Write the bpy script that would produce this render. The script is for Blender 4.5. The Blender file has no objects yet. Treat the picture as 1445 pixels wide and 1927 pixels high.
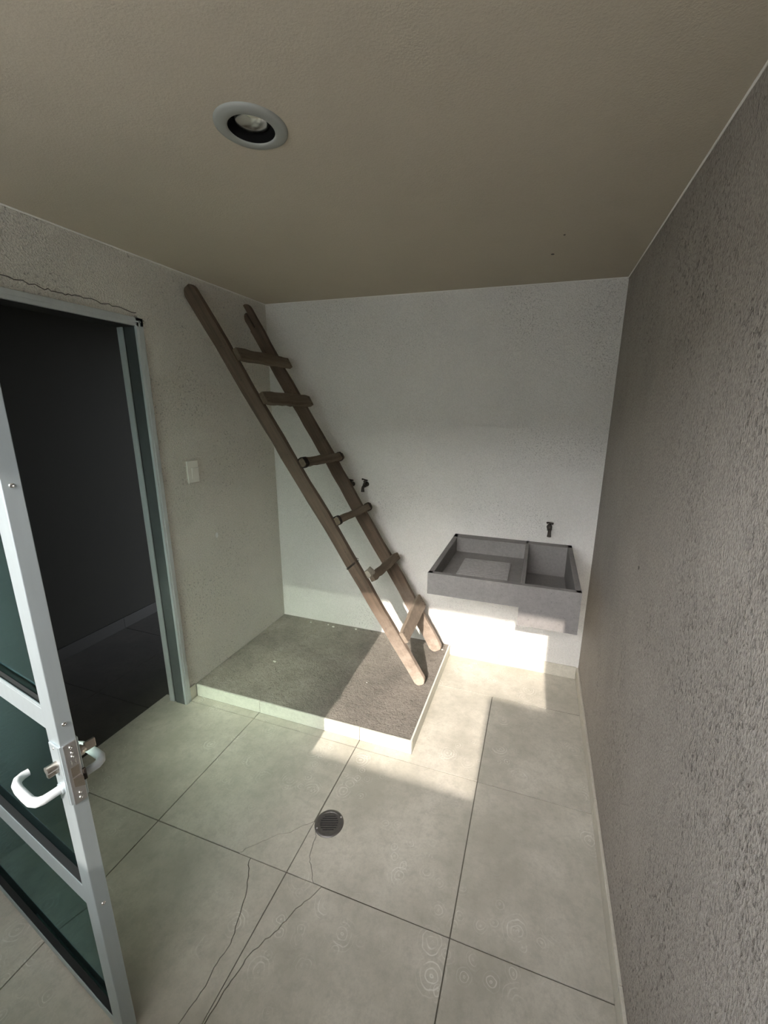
import bpy, bmesh, math, random
from mathutils import Vector, Matrix
random.seed(7)
SC = bpy.context.scene
COL = SC.collection

# ------------------------------------------------------------------ camera, sky, sun, exposure
R = ((0.9496822678789734, 0.31298824129223407, 0.01191431445967854),
     (0.08660759894160891, -0.2258525571471085, -0.9703039452850233),
     (-0.30100284696630236, 0.9225123214585843, -0.24159532875300876))
CAM = Vector((1.769, -2.490, 1.632))
cd = bpy.data.cameras.new('camera')
cam = bpy.data.objects.new('camera', cd)
COL.objects.link(cam)
m = Matrix.Identity(4)
for i in range(3):
    m[i][0] = R[0][i]; m[i][1] = -R[1][i]; m[i][2] = -R[2][i]; m[i][3] = CAM[i]
cam.matrix_world = m
cd.sensor_fit = 'HORIZONTAL'
cd.sensor_width = 36.0
cd.lens = 36.0 * 777.806 / 1445.0
cd.shift_x = -34.69 / 1445.0
cd.shift_y = -1.09 / 1445.0
cd.clip_start = 0.02
SC.camera = cam

world = bpy.data.worlds.new('sky')
SC.world = world
world.use_nodes = True
bg = world.node_tree.nodes['Background']
sky = world.node_tree.nodes.new('ShaderNodeTexSky')
sky.sky_type = 'NISHITA'
sky.sun_disc = False
sky.sun_elevation = math.atan2(0.59, 1.0015)
sky.sun_rotation = math.pi - 0.03
sky.altitude = 1800
sky.air_density = 1.0
sky.dust_density = 6.0
hsv = world.node_tree.nodes.new('ShaderNodeHueSaturation')
hsv.inputs['Saturation'].default_value = 0.35
world.node_tree.links.new(sky.outputs[0], hsv.inputs['Color'])
world.node_tree.links.new(hsv.outputs[0], bg.inputs[0])
bg.inputs[1].default_value = 2.3

sl = bpy.data.lights.new('sun', 'SUN')
sl.energy = 6.6
sl.color = (1.0, 0.90, 0.80)
sl.angle = math.radians(0.4)
sun = bpy.data.objects.new('sun', sl)
COL.objects.link(sun)
sun.rotation_euler = Vector((0.03, -1.0, 0.59)).to_track_quat('Z', 'Y').to_euler()

SC.view_settings.view_transform = 'Standard'
SC.view_settings.look = 'None'
SC.view_settings.gamma = 1.0
SC.view_settings.use_curve_mapping = False
SC.view_settings.exposure = 0.13
SC.cycles.max_bounces = 16
SC.cycles.diffuse_bounces = 10
SC.cycles.transmission_bounces = 10

# ------------------------------------------------------------------ materials
MATS = {}


def material(name):
    mt = bpy.data.materials.new(name)
    mt.use_nodes = True
    nt = mt.node_tree
    b = nt.nodes['Principled BSDF']
    MATS[name] = mt
    return mt, nt, b


def nd(nt, typ, **kw):
    n = nt.nodes.new(typ)
    for k, v in kw.items():
        if k in n.inputs:
            n.inputs[k].default_value = v
        else:
            setattr(n, k, v)
    return n


def objcoord(nt, scale=(1, 1, 1)):
    tc = nd(nt, 'ShaderNodeTexCoord')
    mp = nd(nt, 'ShaderNodeMapping')
    mp.inputs['Scale'].default_value = scale
    nt.links.new(tc.outputs['Object'], mp.inputs['Vector'])
    return mp.outputs['Vector']


def noise(nt, vec, scale, detail=6, rough=0.6):
    n = nd(nt, 'ShaderNodeTexNoise')
    n.inputs['Scale'].default_value = scale
    n.inputs['Detail'].default_value = detail
    n.inputs['Roughness'].default_value = rough
    nt.links.new(vec, n.inputs['Vector'])
    return n.outputs['Fac']


def ramp(nt, fac, stops):
    r = nd(nt, 'ShaderNodeValToRGB')
    els = r.color_ramp.elements
    while len(els) < len(stops):
        els.new(0.5)
    for e, (p, c) in zip(els, stops):
        e.position = p
        e.color = (*c, 1) if len(c) == 3 else c
    nt.links.new(fac, r.inputs['Fac'])
    return r.outputs['Color']


def mix(nt, fac, a, b, mode='MIX'):
    n = nd(nt, 'ShaderNodeMix', data_type='RGBA', blend_type=mode)
    for sock, v in ((n.inputs[0], fac), (n.inputs[6], a), (n.inputs[7], b)):
        if isinstance(v, (int, float)):
            sock.default_value = v
        elif isinstance(v, tuple):
            sock.default_value = (*v, 1)
        else:
            nt.links.new(v, sock)
    return n.outputs[2]


def mth(nt, op, a, b=0.0):
    n = nd(nt, 'ShaderNodeMath', operation=op)
    for s, v in ((n.inputs[0], a), (n.inputs[1], b)):
        if isinstance(v, (int, float)):
            s.default_value = v
        else:
            nt.links.new(v, s)
    return n.outputs[0]


def bump(nt, b, h, strength, dist, prev=None):
    n = nd(nt, 'ShaderNodeBump')
    n.inputs['Strength'].default_value = strength
    n.inputs['Distance'].default_value = dist
    nt.links.new(h, n.inputs['Height'])
    if prev is not None:
        nt.links.new(prev, n.inputs['Normal'])
    nt.links.new(n.outputs['Normal'], b.inputs['Normal'])
    return n.outputs['Normal']


def plaster(name, base, dark, pit=0.4, grain=140, relief=0.004, blotch=0.35, stretch=(1, 1, 1), speck=0.3):
    mt, nt, b = material(name)
    v = objcoord(nt, stretch)
    big = noise(nt, v, 1.7, 5, 0.6)
    mid = noise(nt, v, 9, 6, 0.65)
    fine = noise(nt, v, grain, 3, 0.6)
    patch = ramp(nt, noise(nt, v, 2.6, 4, 0.6), [(0.42, (0, 0, 0)), (0.66, (1, 1, 1))])
    pits = ramp(nt, noise(nt, v, grain * 0.55, 4, 0.7), [(0.33, (1, 1, 1)), (0.43, (0, 0, 0))])
    c = mix(nt, mth(nt, 'MULTIPLY', ramp(nt, big, [(0.35, (0, 0, 0)), (0.7, (1, 1, 1))]), blotch), base, dark)
    c = mix(nt, mth(nt, 'MULTIPLY', ramp(nt, mid, [(0.45, (0, 0, 0)), (0.75, (1, 1, 1))]), blotch * 0.6), c, dark)
    pf = mth(nt, 'MULTIPLY', mth(nt, 'MULTIPLY', pits, patch), pit)
    c = mix(nt, mth(nt, 'MULTIPLY', ramp(nt, fine, [(0.40, (1, 1, 1)), (0.56, (0, 0, 0))]), speck), c, tuple(x * 0.55 for x in dark))
    c = mix(nt, pf, c, tuple(x * 0.35 for x in dark))
    nt.links.new(c, b.inputs['Base Color'])
    b.inputs['Roughness'].default_value = 0.9
    b.inputs['Specular IOR Level'].default_value = 0.15
    h = mth(nt, 'ADD', mth(nt, 'MULTIPLY', mid, 0.6), mth(nt, 'MULTIPLY', fine, 0.5))
    h = mth(nt, 'SUBTRACT', h, mth(nt, 'MULTIPLY', pf, 1.2))
    bump(nt, b, h, 1.0, relief)
    return mt


plaster('plaster_left', (0.82, 0.785, 0.71), (0.68, 0.645, 0.575), 0.95, 150, 0.024, speck=0.25)
plaster('plaster_back', (0.82, 0.80, 0.765), (0.69, 0.67, 0.635), 0.22, 190, 0.013, speck=0.16)
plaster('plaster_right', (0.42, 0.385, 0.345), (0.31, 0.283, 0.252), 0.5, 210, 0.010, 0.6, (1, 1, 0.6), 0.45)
plaster('ceiling_paint', (0.52, 0.465, 0.375), (0.46, 0.415, 0.335), 0.05, 200, 0.0015, 0.4, speck=0.08)
plaster('interior_shade', (0.027, 0.026, 0.022), (0.022, 0.021, 0.019), 0.05, 120, 0.001, 0.3, speck=0.0)  # near-black: the unlit room's shade is put into the colour
plaster('courtyard_paint', (0.82, 0.79, 0.74), (0.74, 0.71, 0.66), 0.1, 90, 0.003, 0.3)


def tile_mat(name, c0, c1, ring, rough):
    mt, nt, b = material(name)
    v = objcoord(nt)
    oi = nd(nt, 'ShaderNodeObjectInfo')
    cl = noise(nt, v, 3.2, 8, 0.65)
    fi = noise(nt, v, 90, 4, 0.7)
    md = noise(nt, v, 24, 6, 0.75)
    c = mix(nt, ramp(nt, cl, [(0.38, (0, 0, 0)), (0.62, (1, 1, 1))]), c0, c1)
    c = mix(nt, mth(nt, 'MULTIPLY', ramp(nt, md, [(0.47, (0, 0, 0)), (0.66, (1, 1, 1))]), 0.45), c, tuple(x * 0.78 for x in c1))
    c = mix(nt, mth(nt, 'MULTIPLY', ramp(nt, fi, [(0.46, (0, 0, 0)), (0.66, (1, 1, 1))]), 0.4), c, tuple(x * 0.72 for x in c0))
    # printed fossil rings: faint concentric circles in some cells
    wob = nd(nt, 'ShaderNodeTexNoise')
    wob.inputs['Scale'].default_value = 22
    nt.links.new(v, wob.inputs['Vector'])
    wv = nd(nt, 'ShaderNodeVectorMath', operation='SCALE')
    nt.links.new(wob.outputs['Color'], wv.inputs[0]); wv.inputs['Scale'].default_value = 0.022
    av = nd(nt, 'ShaderNodeVectorMath', operation='ADD')
    nt.links.new(v, av.inputs[0]); nt.links.new(wv.outputs[0], av.inputs[1])
    for sc, cut, amt in ((8.0, 0.44, 1.0), (15.0, 0.42, 0.8)):
        vo = nd(nt, 'ShaderNodeTexVoronoi', voronoi_dimensions='2D')
        vo.inputs['Scale'].default_value = sc
        nt.links.new(av.outputs[0], vo.inputs['Vector'])
        s = mth(nt, 'SINE', mth(nt, 'MULTIPLY', vo.outputs['Distance'], 56.0 if sc < 9 else 40.0))
        s = mth(nt, 'MULTIPLY', ramp(nt, s, [(0.55, (0, 0, 0)), (0.95, (1, 1, 1))]),
                ramp(nt, vo.outputs['Distance'], [(cut * 0.55, (1, 1, 1)), (cut, (0, 0, 0))]))
        sp = nd(nt, 'ShaderNodeSeparateColor')
        nt.links.new(vo.outputs['Color'], sp.inputs[0])
        s = mth(nt, 'MULTIPLY', s, ramp(nt, noise(nt, v, 2.3, 2, 0.5), [(0.48, (0, 0, 0)), (0.58, (1, 1, 1))]))
        s = mth(nt, 'MULTIPLY', s, mth(nt, 'GREATER_THAN', sp.outputs[0], 0.45))
        s = mth(nt, 'MULTIPLY', s, ramp(nt, noise(nt, v, 14, 3), [(0.4, (0, 0, 0)), (0.62, (1, 1, 1))]))
        c = mix(nt, mth(nt, 'MULTIPLY', s, ring * amt), c, (0.80, 0.79, 0.74))
    vary = nd(nt, 'ShaderNodeMapRange')
    vary.inputs['To Min'].default_value = 0.0; vary.inputs['To Max'].default_value = 0.10
    nt.links.new(oi.outputs['Random'], vary.inputs['Value'])
    c = mix(nt, vary.outputs[0], c, tuple(x * 0.8 for x in c0))
    nt.links.new(c, b.inputs['Base Color'])
    b.inputs['Roughness'].default_value = rough
    b.inputs['Specular IOR Level'].default_value = 0.35
    bump(nt, b, mth(nt, 'ADD', fi, mth(nt, 'MULTIPLY', cl, 0.5)), 0.25, 0.0012)
    return mt


tile_mat('floor_tile', (0.56, 0.53, 0.46), (0.40, 0.38, 0.32), 0.55, 0.5)
tile_mat('skirting_tile', (0.60, 0.57, 0.49), (0.50, 0.47, 0.40), 0.0, 0.45)
tile_mat('platform_tile', (0.70, 0.70, 0.62), (0.64, 0.64, 0.56), 0.0, 0.45)
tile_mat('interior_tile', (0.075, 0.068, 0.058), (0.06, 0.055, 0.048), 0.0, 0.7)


def plain(name, c, rough=0.5, metal=0.0, spec=0.5, nscale=0, namt=0.0, bumpd=0.0, stretch=(1, 1, 1)):
    mt, nt, b = material(name)
    b.inputs['Base Color'].default_value = (*c, 1)
    b.inputs['Roughness'].default_value = rough
    b.inputs['Metallic'].default_value = metal
    b.inputs['Specular IOR Level'].default_value = spec
    if nscale:
        v = objcoord(nt, stretch)
        n = noise(nt, v, nscale, 5, 0.65)
        col = mix(nt, mth(nt, 'MULTIPLY', ramp(nt, n, [(0.35, (0, 0, 0)), (0.7, (1, 1, 1))]), namt), c, tuple(x * 0.55 for x in c))
        nt.links.new(col, b.inputs['Base Color'])
        if bumpd:
            bump(nt, b, n, 0.5, bumpd)
    return mt


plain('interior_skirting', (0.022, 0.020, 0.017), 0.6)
plain('grout', (0.17, 0.16, 0.13), 0.95, nscale=60, namt=0.5)
plain('aluminium', (0.50, 0.57, 0.60), 0.38, 0.75, nscale=40, namt=0.12, stretch=(1, 1, 0.15))
plain('frame_aluminium', (0.50, 0.53, 0.54), 0.45, 0.15, nscale=40, namt=0.2, stretch=(1, 1, 0.15))
plain('dark_frame', (0.09, 0.10, 0.10), 0.5, 0.3, nscale=30, namt=0.3)
plain('black_rubber', (0.012, 0.012, 0.012), 0.7)
plain('white_lacquer', (0.44, 0.465, 0.475), 0.35)
plain('chrome', (0.80, 0.79, 0.77), 0.18, 1.0)
plain('brushed_nickel', (0.52, 0.47, 0.42), 0.28, 1.0, nscale=80, namt=0.3)
plain('steel', (0.62, 0.61, 0.62), 0.35, 1.0, nscale=120, namt=0.15)
plain('brass', (0.75, 0.52, 0.22), 0.3, 1.0)
plain('dark_iron', (0.045, 0.037, 0.03), 0.55, 0.5, nscale=90, namt=0.5)
plain('wire', (0.028, 0.02, 0.015), 0.7, 0.4)
plain('white_plastic', (0.72, 0.70, 0.64), 0.4)
plain('cream_pvc', (0.74, 0.68, 0.55), 0.45)
plain('baffle_black', (0.006, 0.006, 0.006), 0.9, 0.0, 0.1)
plain('trim_white', (0.30, 0.31, 0.285), 0.5)
plain('drain_metal', (0.19, 0.18, 0.17), 0.45, 0.7, nscale=70, namt=0.4)
plain('drain_dark', (0.03, 0.03, 0.035), 0.8)
plain('crack_dirt', (0.10, 0.09, 0.075), 0.95)
plain('light_spot_white', (0.85, 0.85, 0.82), 0.7)
plain('bead_paint', (0.78, 0.76, 0.72), 0.8)
plain('debris', (0.75, 0.73, 0.68), 0.9)


def glass_mat(name, c):
    mt, nt, b = material(name)
    b.inputs['Base Color'].default_value = (*c, 1)
    b.inputs['Roughness'].default_value = 0.03
    b.inputs['Transmission Weight'].default_value = 1.0
    b.inputs['IOR'].default_value = 1.5
    return mt




def pane_mats():
    # outer skin: clear tinted sheet with a mirror-like reflection; inner skin: lightly obscured (satin) surface
    mt = bpy.data.materials.new('green_glass'); mt.use_nodes = True; nt = mt.node_tree
    nt.nodes.remove(nt.nodes['Principled BSDF'])
    out = nt.nodes['Material Output']
    fr = nd(nt, 'ShaderNodeFresnel'); fr.inputs['IOR'].default_value = 1.45
    tr = nd(nt, 'ShaderNodeBsdfTransparent'); tr.inputs['Color'].default_value = (0.70, 0.87, 0.79, 1)
    gl = nd(nt, 'ShaderNodeBsdfGlossy'); gl.inputs['Roughness'].default_value = 0.06; gl.inputs['Color'].default_value = (0.5, 0.80, 0.82, 1)
    mx = nd(nt, 'ShaderNodeMixShader')
    nt.links.new(fr.outputs[0], mx.inputs[0]); nt.links.new(tr.outputs[0], mx.inputs[1]); nt.links.new(gl.outputs[0], mx.inputs[2])
    nt.links.new(mx.outputs[0], out.inputs['Surface'])
    MATS['green_glass'] = mt
    mt = bpy.data.materials.new('satin_glass'); mt.use_nodes = True; nt = mt.node_tree
    nt.nodes.remove(nt.nodes['Principled BSDF'])
    out = nt.nodes['Material Output']
    tr = nd(nt, 'ShaderNodeBsdfTransparent'); tr.inputs['Color'].default_value = (0.97, 1, 0.98, 1)
    rf = nd(nt, 'ShaderNodeBsdfRefraction'); rf.inputs['Roughness'].default_value = 0.8; rf.inputs['IOR'].default_value = 1.2
    mx = nd(nt, 'ShaderNodeMixShader'); mx.inputs[0].default_value = 0.86
    nt.links.new(tr.outputs[0], mx.inputs[1]); nt.links.new(rf.outputs[0], mx.inputs[2])
    nt.links.new(mx.outputs[0], out.inputs['Surface'])
    MATS['satin_glass'] = mt


pane_mats()
glass_mat('lamp_glass', (0.9, 0.9, 0.88))


def concrete(name, c0, c1, relief, grain, pits):
    mt, nt, b = material(name)
    v = objcoord(nt)
    big = noise(nt, v, 4, 7, 0.65)
    gr = noise(nt, v, grain, 6, 0.75)
    sp = ramp(nt, noise(nt, v, grain * 2.2, 2, 0.5), [(0.27, (1, 1, 1)), (0.36, (0, 0, 0))])
    c = mix(nt, ramp(nt, big, [(0.33, (0, 0, 0)), (0.7, (1, 1, 1))]), c0, c1)
    c = mix(nt, mth(nt, 'MULTIPLY', ramp(nt, gr, [(0.4, (0, 0, 0)), (0.75, (1, 1, 1))]), 0.45), c, tuple(x * 0.6 for x in c1))
    c = mix(nt, mth(nt, 'MULTIPLY', sp, pits), c, tuple(x * 0.35 for x in c1))
    nt.links.new(c, b.inputs['Base Color'])
    b.inputs['Roughness'].default_value = 0.95
    b.inputs['Specular IOR Level'].default_value = 0.15
    h = mth(nt, 'SUBTRACT', mth(nt, 'ADD', gr, mth(nt, 'MULTIPLY', big, 0.6)), mth(nt, 'MULTIPLY', sp, pits))
    bump(nt, b, h, 0.9, relief)
    return mt


concrete('platform_concrete', (0.36, 0.325, 0.285), (0.215, 0.197, 0.172), 0.02, 48, 0.6)
concrete('sink_concrete', (0.25, 0.238, 0.23), (0.20, 0.19, 0.184), 0.002, 70, 0.35)


def wood(name, c0, c1, axis):
    mt, nt, b = material(name)
    tc = nd(nt, 'ShaderNodeTexCoord')
    # rotate object space so that its first axis follows the grain
    ax = Vector(axis).normalized()
    up = Vector((0, 1, 0)) if abs(ax.y) < 0.8 else Vector((1, 0, 0))
    s2 = ax.cross(up).normalized()
    s3 = ax.cross(s2)
    comb = nd(nt, 'ShaderNodeCombineXYZ')
    for k, (vec, sc) in enumerate(((ax, 1.6), (s2, 26.0), (s3, 26.0))):
        dp = nd(nt, 'ShaderNodeVectorMath', operation='DOT_PRODUCT')
        nt.links.new(tc.outputs['Object'], dp.inputs[0])
        dp.inputs[1].default_value = tuple(vec * sc)
        nt.links.new(dp.outputs['Value'], comb.inputs[k])
    v = comb.outputs[0]
    g = noise(nt, v, 1.6, 9, 0.7)
    bl = noise(nt, tc.outputs['Object'], 5, 5, 0.6)
    sp = ramp(nt, noise(nt, tc.outputs['Object'], 75, 2, 0.5), [(0.25, (1, 1, 1)), (0.32, (0, 0, 0))])
    c = mix(nt, ramp(nt, g, [(0.36, (0, 0, 0)), (0.66, (1, 1, 1))]), c0, c1)
    c = mix(nt, mth(nt, 'MULTIPLY', ramp(nt, bl, [(0.4, (0, 0, 0)), (0.75, (1, 1, 1))]), 0.5), c, tuple(x * 0.65 for x in c1))
    c = mix(nt, mth(nt, 'MULTIPLY', sp, 0.6), c, tuple(x * 0.3 for x in c1))
    # paler feet: ends dusty with lime, plus sunlit tone put into the colour
    sx = nd(nt, 'ShaderNodeSeparateXYZ')
    nt.links.new(tc.outputs['Object'], sx.inputs[0])
    mr = nd(nt, 'ShaderNodeMapRange')
    mr.inputs['From Min'].default_value = 0.50; mr.inputs['From Max'].default_value = 0.0
    mr.inputs['To Min'].default_value = 0.0; mr.inputs['To Max'].default_value = 0.8
    nt.links.new(sx.outputs['Z'], mr.inputs['Value'])
    dust_sunlit = mth(nt, 'MULTIPLY', mr.outputs[0], ramp(nt, noise(nt, tc.outputs['Object'], 18, 5, 0.7), [(0.25, (0.35, 0.35, 0.35)), (0.6, (1, 1, 1))]))
    c = mix(nt, dust_sunlit, c, (0.56, 0.46, 0.38))
    nt.links.new(c, b.inputs['Base Color'])
    b.inputs['Roughness'].default_value = 0.85
    b.inputs['Specular IOR Level'].default_value = 0.2
    bump(nt, b, g, 0.8, 0.003)
    return mt


wood('rail_wood', (0.145, 0.105, 0.076), (0.072, 0.052, 0.038), (-0.49, -0.08, 0.868))
wood('block_wood', (0.36, 0.33, 0.27), (0.24, 0.215, 0.175), (0, 1, 0))
wood('rung_wood', (0.18, 0.142, 0.10), (0.09, 0.069, 0.05), (0, 1, 0))


# ------------------------------------------------------------------ mesh helpers
class MB:
    def __init__(self):
        self.v = []; self.f = []; self.smooth = []

    def add(self, verts, faces, smooth=False):
        o = len(self.v)
        self.v += [Vector(p) for p in verts]
        for f in faces:
            self.f.append([i + o for i in f]); self.smooth.append(smooth)
        return self

    def box(self, a, b, bevel=0.0):
        x0, y0, z0 = (min(a[i], b[i]) for i in range(3)); x1, y1, z1 = (max(a[i], b[i]) for i in range(3))
        if bevel <= 0:
            vs = [(x0, y0, z0), (x1, y0, z0), (x1, y1, z0), (x0, y1, z0), (x0, y0, z1), (x1, y0, z1), (x1, y1, z1), (x0, y1, z1)]
            return self.add(vs, [(3, 2, 1, 0), (4, 5, 6, 7), (0, 1, 5, 4), (1, 2, 6, 5), (2, 3, 7, 6), (3, 0, 4, 7)])
        bm = bmesh.new()
        bmesh.ops.create_cube(bm, size=1)
        for v in bm.verts:
            v.co = Vector(((x0 + x1) / 2 + v.co.x * (x1 - x0), (y0 + y1) / 2 + v.co.y * (y1 - y0), (z0 + z1) / 2 + v.co.z * (z1 - z0)))
        bmesh.ops.bevel(bm, geom=list(bm.edges), offset=bevel, segments=2, affect='EDGES', profile=0.5)
        bm.verts.index_update()
        self.add([v.co.copy() for v in bm.verts], [[v.index for v in f.verts] for f in bm.faces])
        bm.free()
        return self

    def prism(self, poly, z0, z1):
        """polygon (counter-clockwise, x-y) extruded from z0 to z1"""
        n = len(poly)
        vs = [(x, y, z0) for x, y in poly] + [(x, y, z1) for x, y in poly]
        return self.add(vs, [list(range(n))[::-1], list(range(n, 2 * n))] + [(i, (i + 1) % n, n + (i + 1) % n, n + i) for i in range(n)])

    def prism_y(self, poly, y0, y1):
        """polygon in x-z extruded along y"""
        n = len(poly)
        vs = [(x, y0, z) for x, z in poly] + [(x, y1, z) for x, z in poly]
        return self.add(vs, [list(range(n)), list(range(n, 2 * n))[::-1]] + [(i, n + i, n + (i + 1) % n, (i + 1) % n) for i in range(n)])

    def lathe(self, prof, c, axis='Z', seg=32, smooth=True, cap=True):
        """profile of (radius, height) revolved about an axis through c"""
        vs = []; fs = []
        for r, h in prof:
            for k in range(seg):
                a = 2 * math.pi * k / seg
                p = (r * math.cos(a), r * math.sin(a), h)
                if axis == 'Y':
                    p = (p[0], h, p[1])
                elif axis == 'X':
                    p = (h, p[0], p[1])
                vs.append((c[0] + p[0], c[1] + p[1], c[2] + p[2]))
        for i in range(len(prof) - 1):
            for k in range(seg):
                k2 = (k + 1) % seg
                fs.append((i * seg + k, i * seg + k2, (i + 1) * seg + k2, (i + 1) * seg + k))
        self.add(vs, fs, smooth)
        if cap:
            if prof[0][0] > 1e-4:
                self.add(vs[:seg], [list(range(seg))[::-1]])
            if prof[-1][0] > 1e-4:
                self.add(vs[-seg:], [list(range(seg))])
        return self

    def tube(self, pts, rad, seg=10, flat=None, cap=True, smooth=True, upref=(0, 0, 1)):
        """tube along a polyline; rad is a number or a list; flat = (a, b) radii factors along the two normals"""
        pts = [Vector(p) for p in pts]
        n = len(pts)
        if not isinstance(rad, (list, tuple)):
            rad = [rad] * n
        fa, fb = flat or (1, 1)
        ref = Vector(upref)
        rings = []
        for i, p in enumerate(pts):
            t = (pts[min(i + 1, n - 1)] - pts[max(i - 1, 0)]).normalized()
            s = ref - t * ref.dot(t)
            if s.length < 1e-4:
                s = Vector((1, 0, 0)) - t * t.x
            s.normalize()
            u = t.cross(s)
            rings.append([p + s * (math.cos(2 * math.pi * k / seg) * rad[i] * fa) + u * (math.sin(2 * math.pi * k / seg) * rad[i] * fb) for k in range(seg)])
        vs = [q for r in rings for q in r]
        fs = []
        for i in range(n - 1):
            for k in range(seg):
                k2 = (k + 1) % seg
                fs.append((i * seg + k, i * seg + k2, (i + 1) * seg + k2, (i + 1) * seg + k))
        self.add(vs, fs, smooth)
        if cap:
            self.add(rings[0], [list(range(seg))[::-1]]); self.add(rings[-1], [list(range(seg))])
        return self

    def loft(self, rings, smooth=False):
        n = len(rings[0])
        vs = [q for r in rings for q in r]
        fs = []
        for i in range(len(rings) - 1):
            for k in range(n):
                k2 = (k + 1) % n
                fs.append((i * n + k, i * n + k2, (i + 1) * n + k2, (i + 1) * n + k))
        fs.append(list(range(n))[::-1]); fs.append([(len(rings) - 1) * n + k for k in range(n)])
        return self.add(vs, fs, smooth)

    def build(self, name, mat, parent=None, origin=None):
        me = bpy.data.meshes.new(name)
        o = Vector(origin) if origin is not None else Vector((0, 0, 0))
        me.from_pydata([tuple(p - o) for p in self.v], [], self.f)
        me.polygons.foreach_set('use_smooth', self.smooth)
        bm = bmesh.new(); bm.from_mesh(me)
        bmesh.ops.recalc_face_normals(bm, faces=bm.faces)
        bm.to_mesh(me); bm.free()
        me.materials.append(MATS[mat])
        ob = bpy.data.objects.new(name, me)
        COL.objects.link(ob)
        if parent is not None:
            ob.parent = parent
            if origin is None and parent.get('_at') is None:
                pass
        if origin is not None:
            ob.location = o
        return ob


def tag(o, label=None, cat=None, group=None, kind=None):
    for k, v in (('label', label), ('category', cat), ('group', group), ('kind', kind)):
        if v:
            o[k] = v
    return o


def empty(name, loc=(0, 0, 0), rz=0.0):
    o = bpy.data.objects.new(name, None)
    COL.objects.link(o)
    o.empty_display_size = 0.05
    o.location = loc
    o.rotation_euler = (0, 0, rz)
    return o


class At:
    """builds children of a thing from world coordinates: subtracts the thing's base"""
    def __init__(self, root):
        self.root = root; self.loc = Vector(root.location)

    def part(self, mb, name, mat, parent=None, label=None):
        mb.v = [p - self.loc for p in mb.v]
        ob = mb.build(name, mat, parent or self.root)
        if label:
            ob['label'] = label
        return ob


# ------------------------------------------------------------------ room shell
W, H = 2.118, 2.277
YF = -3.0                 # inner face of the front wall
YB = 0.008                # back wall face
DY0, DY1 = -1.885, -0.935  # door opening in the left wall
DH = 2.012
TL = 0.11                 # left wall thickness

mb = MB()
mb.box((-TL, DY1, -0.02), (0, YB + 0.1, H)).box((-TL, YF, -0.02), (0, DY0, H)).box((-TL, DY0, DH), (0, DY1, H))
wl = tag(mb.build('wall_left', 'plaster_left'), 'rough off-white plaster wall with the door opening', 'wall', kind='structure')
wb = tag(MB().box((0, YB, -0.02), (W, YB + 0.12, H)).build('wall_back', 'plaster_back'), 'white plaster wall behind the sink and ladder', 'wall', kind='structure')
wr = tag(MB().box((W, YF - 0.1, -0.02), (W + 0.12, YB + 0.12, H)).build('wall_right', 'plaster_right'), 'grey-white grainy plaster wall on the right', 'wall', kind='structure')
# front wall (behind the camera) with the wide opening to the courtyard
OX0, OX1, OZ = 0.06, 2.015, 2.20
mb = MB()
mb.box((-TL, YF - 0.1, -0.02), (OX0, YF, H)).box((OX1, YF - 0.1, -0.02), (W, YF, H)).box((OX0, YF - 0.1, OZ), (OX1, YF, H))
mb.box((OX0, YF - 0.1, -0.02), (OX1, YF, 1.16))  # sill added out of view to keep light off the near floor
CY, CZ = -4.4, 0.32 + 0.59 * 4.4    # unseen canopy added to shape sky light; its edge tops the sun patch
mb.box((-0.6, YF - 0.22, H + 0.15), (3.0, YF - 0.1, CZ + 0.1)).box((-0.6, CY, CZ), (3.0, YF - 0.1, CZ + 0.1))
tag(mb.build('wall_front', 'courtyard_paint'), 'plaster wall with the wide opening to the courtyard, with added light-blocking sill and canopy', 'wall', kind='structure')
ce = tag(MB().box((-TL, YF - 0.1, H), (W + 0.12, YB + 0.12, H + 0.15)).build('ceiling', 'ceiling_paint'), 'beige-grey painted ceiling', 'ceiling', kind='structure')
# courtyard beyond the opening: paving and a stepped wall
tag(MB().box((-3, -9, -0.06), (5, YF, -0.012)).build('floor_courtyard', 'courtyard_paint'), 'courtyard paving outside the room', 'floor', kind='structure')
mb = MB().box((-3, -5.75, -0.02), (1.773, -5.6, 2.70)).box((1.773, -5.75, -0.02), (5, -5.6, 3.10))
tag(mb.build('wall_courtyard', 'courtyard_paint'), 'stepped courtyard wall outside the room', 'wall', kind='structure')

# plaster crack over the door and specks
random.seed(11)
pts = []
yy = -1.62
zz = 2.052
while yy < -0.95:
    pts.append((0.0012, yy, zz + random.uniform(-0.004, 0.004)))
    yy += random.uniform(0.008, 0.02); zz += random.uniform(-0.0028, 0.0022)
MB().tube(pts, 0.0016, 5).build('plaster_crack', 'crack_dirt', wl)
MB().lathe([(0.0, 0.005), (0.008, 0.004), (0.012, -0.001)], (0.0, -0.606, 0.891), 'X', 14).build('painted_light_spot', 'light_spot_white', wl, (0.0, -0.606, 0.891)).scale = (1, 0.95, 1.5)  # raised white disc: a reflected light spot put into the colour
MB().lathe([(0.0, 0.0015), (0.004, 0.001), (0.007, -0.001)], (W, -1.02, 1.128), 'X', 9).build('wall_speck', 'crack_dirt', wr)
for (x, y, r) in ((1.752, -0.42, 0.007), (1.79, -0.62, 0.004)):
    MB().lathe([(0.0, -0.003), (r, -0.001), (r, 0.001)], (x, y, H), 'Z', 8).build('ceiling_speck', 'crack_dirt', ce)

for o, p0, p1 in ((wl, (0.001, YF, H - 0.001), (0.001, YB, H - 0.001)), (wb, (0, YB - 0.001, H - 0.001), (W, YB - 0.001, H - 0.001)), (wr, (W - 0.001, YF, H - 0.001), (W - 0.001, YB, H - 0.001))):
    MB().tube([p0, p1], 0.0035, 8).build('ceiling_bead', 'bead_paint', o)

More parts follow.
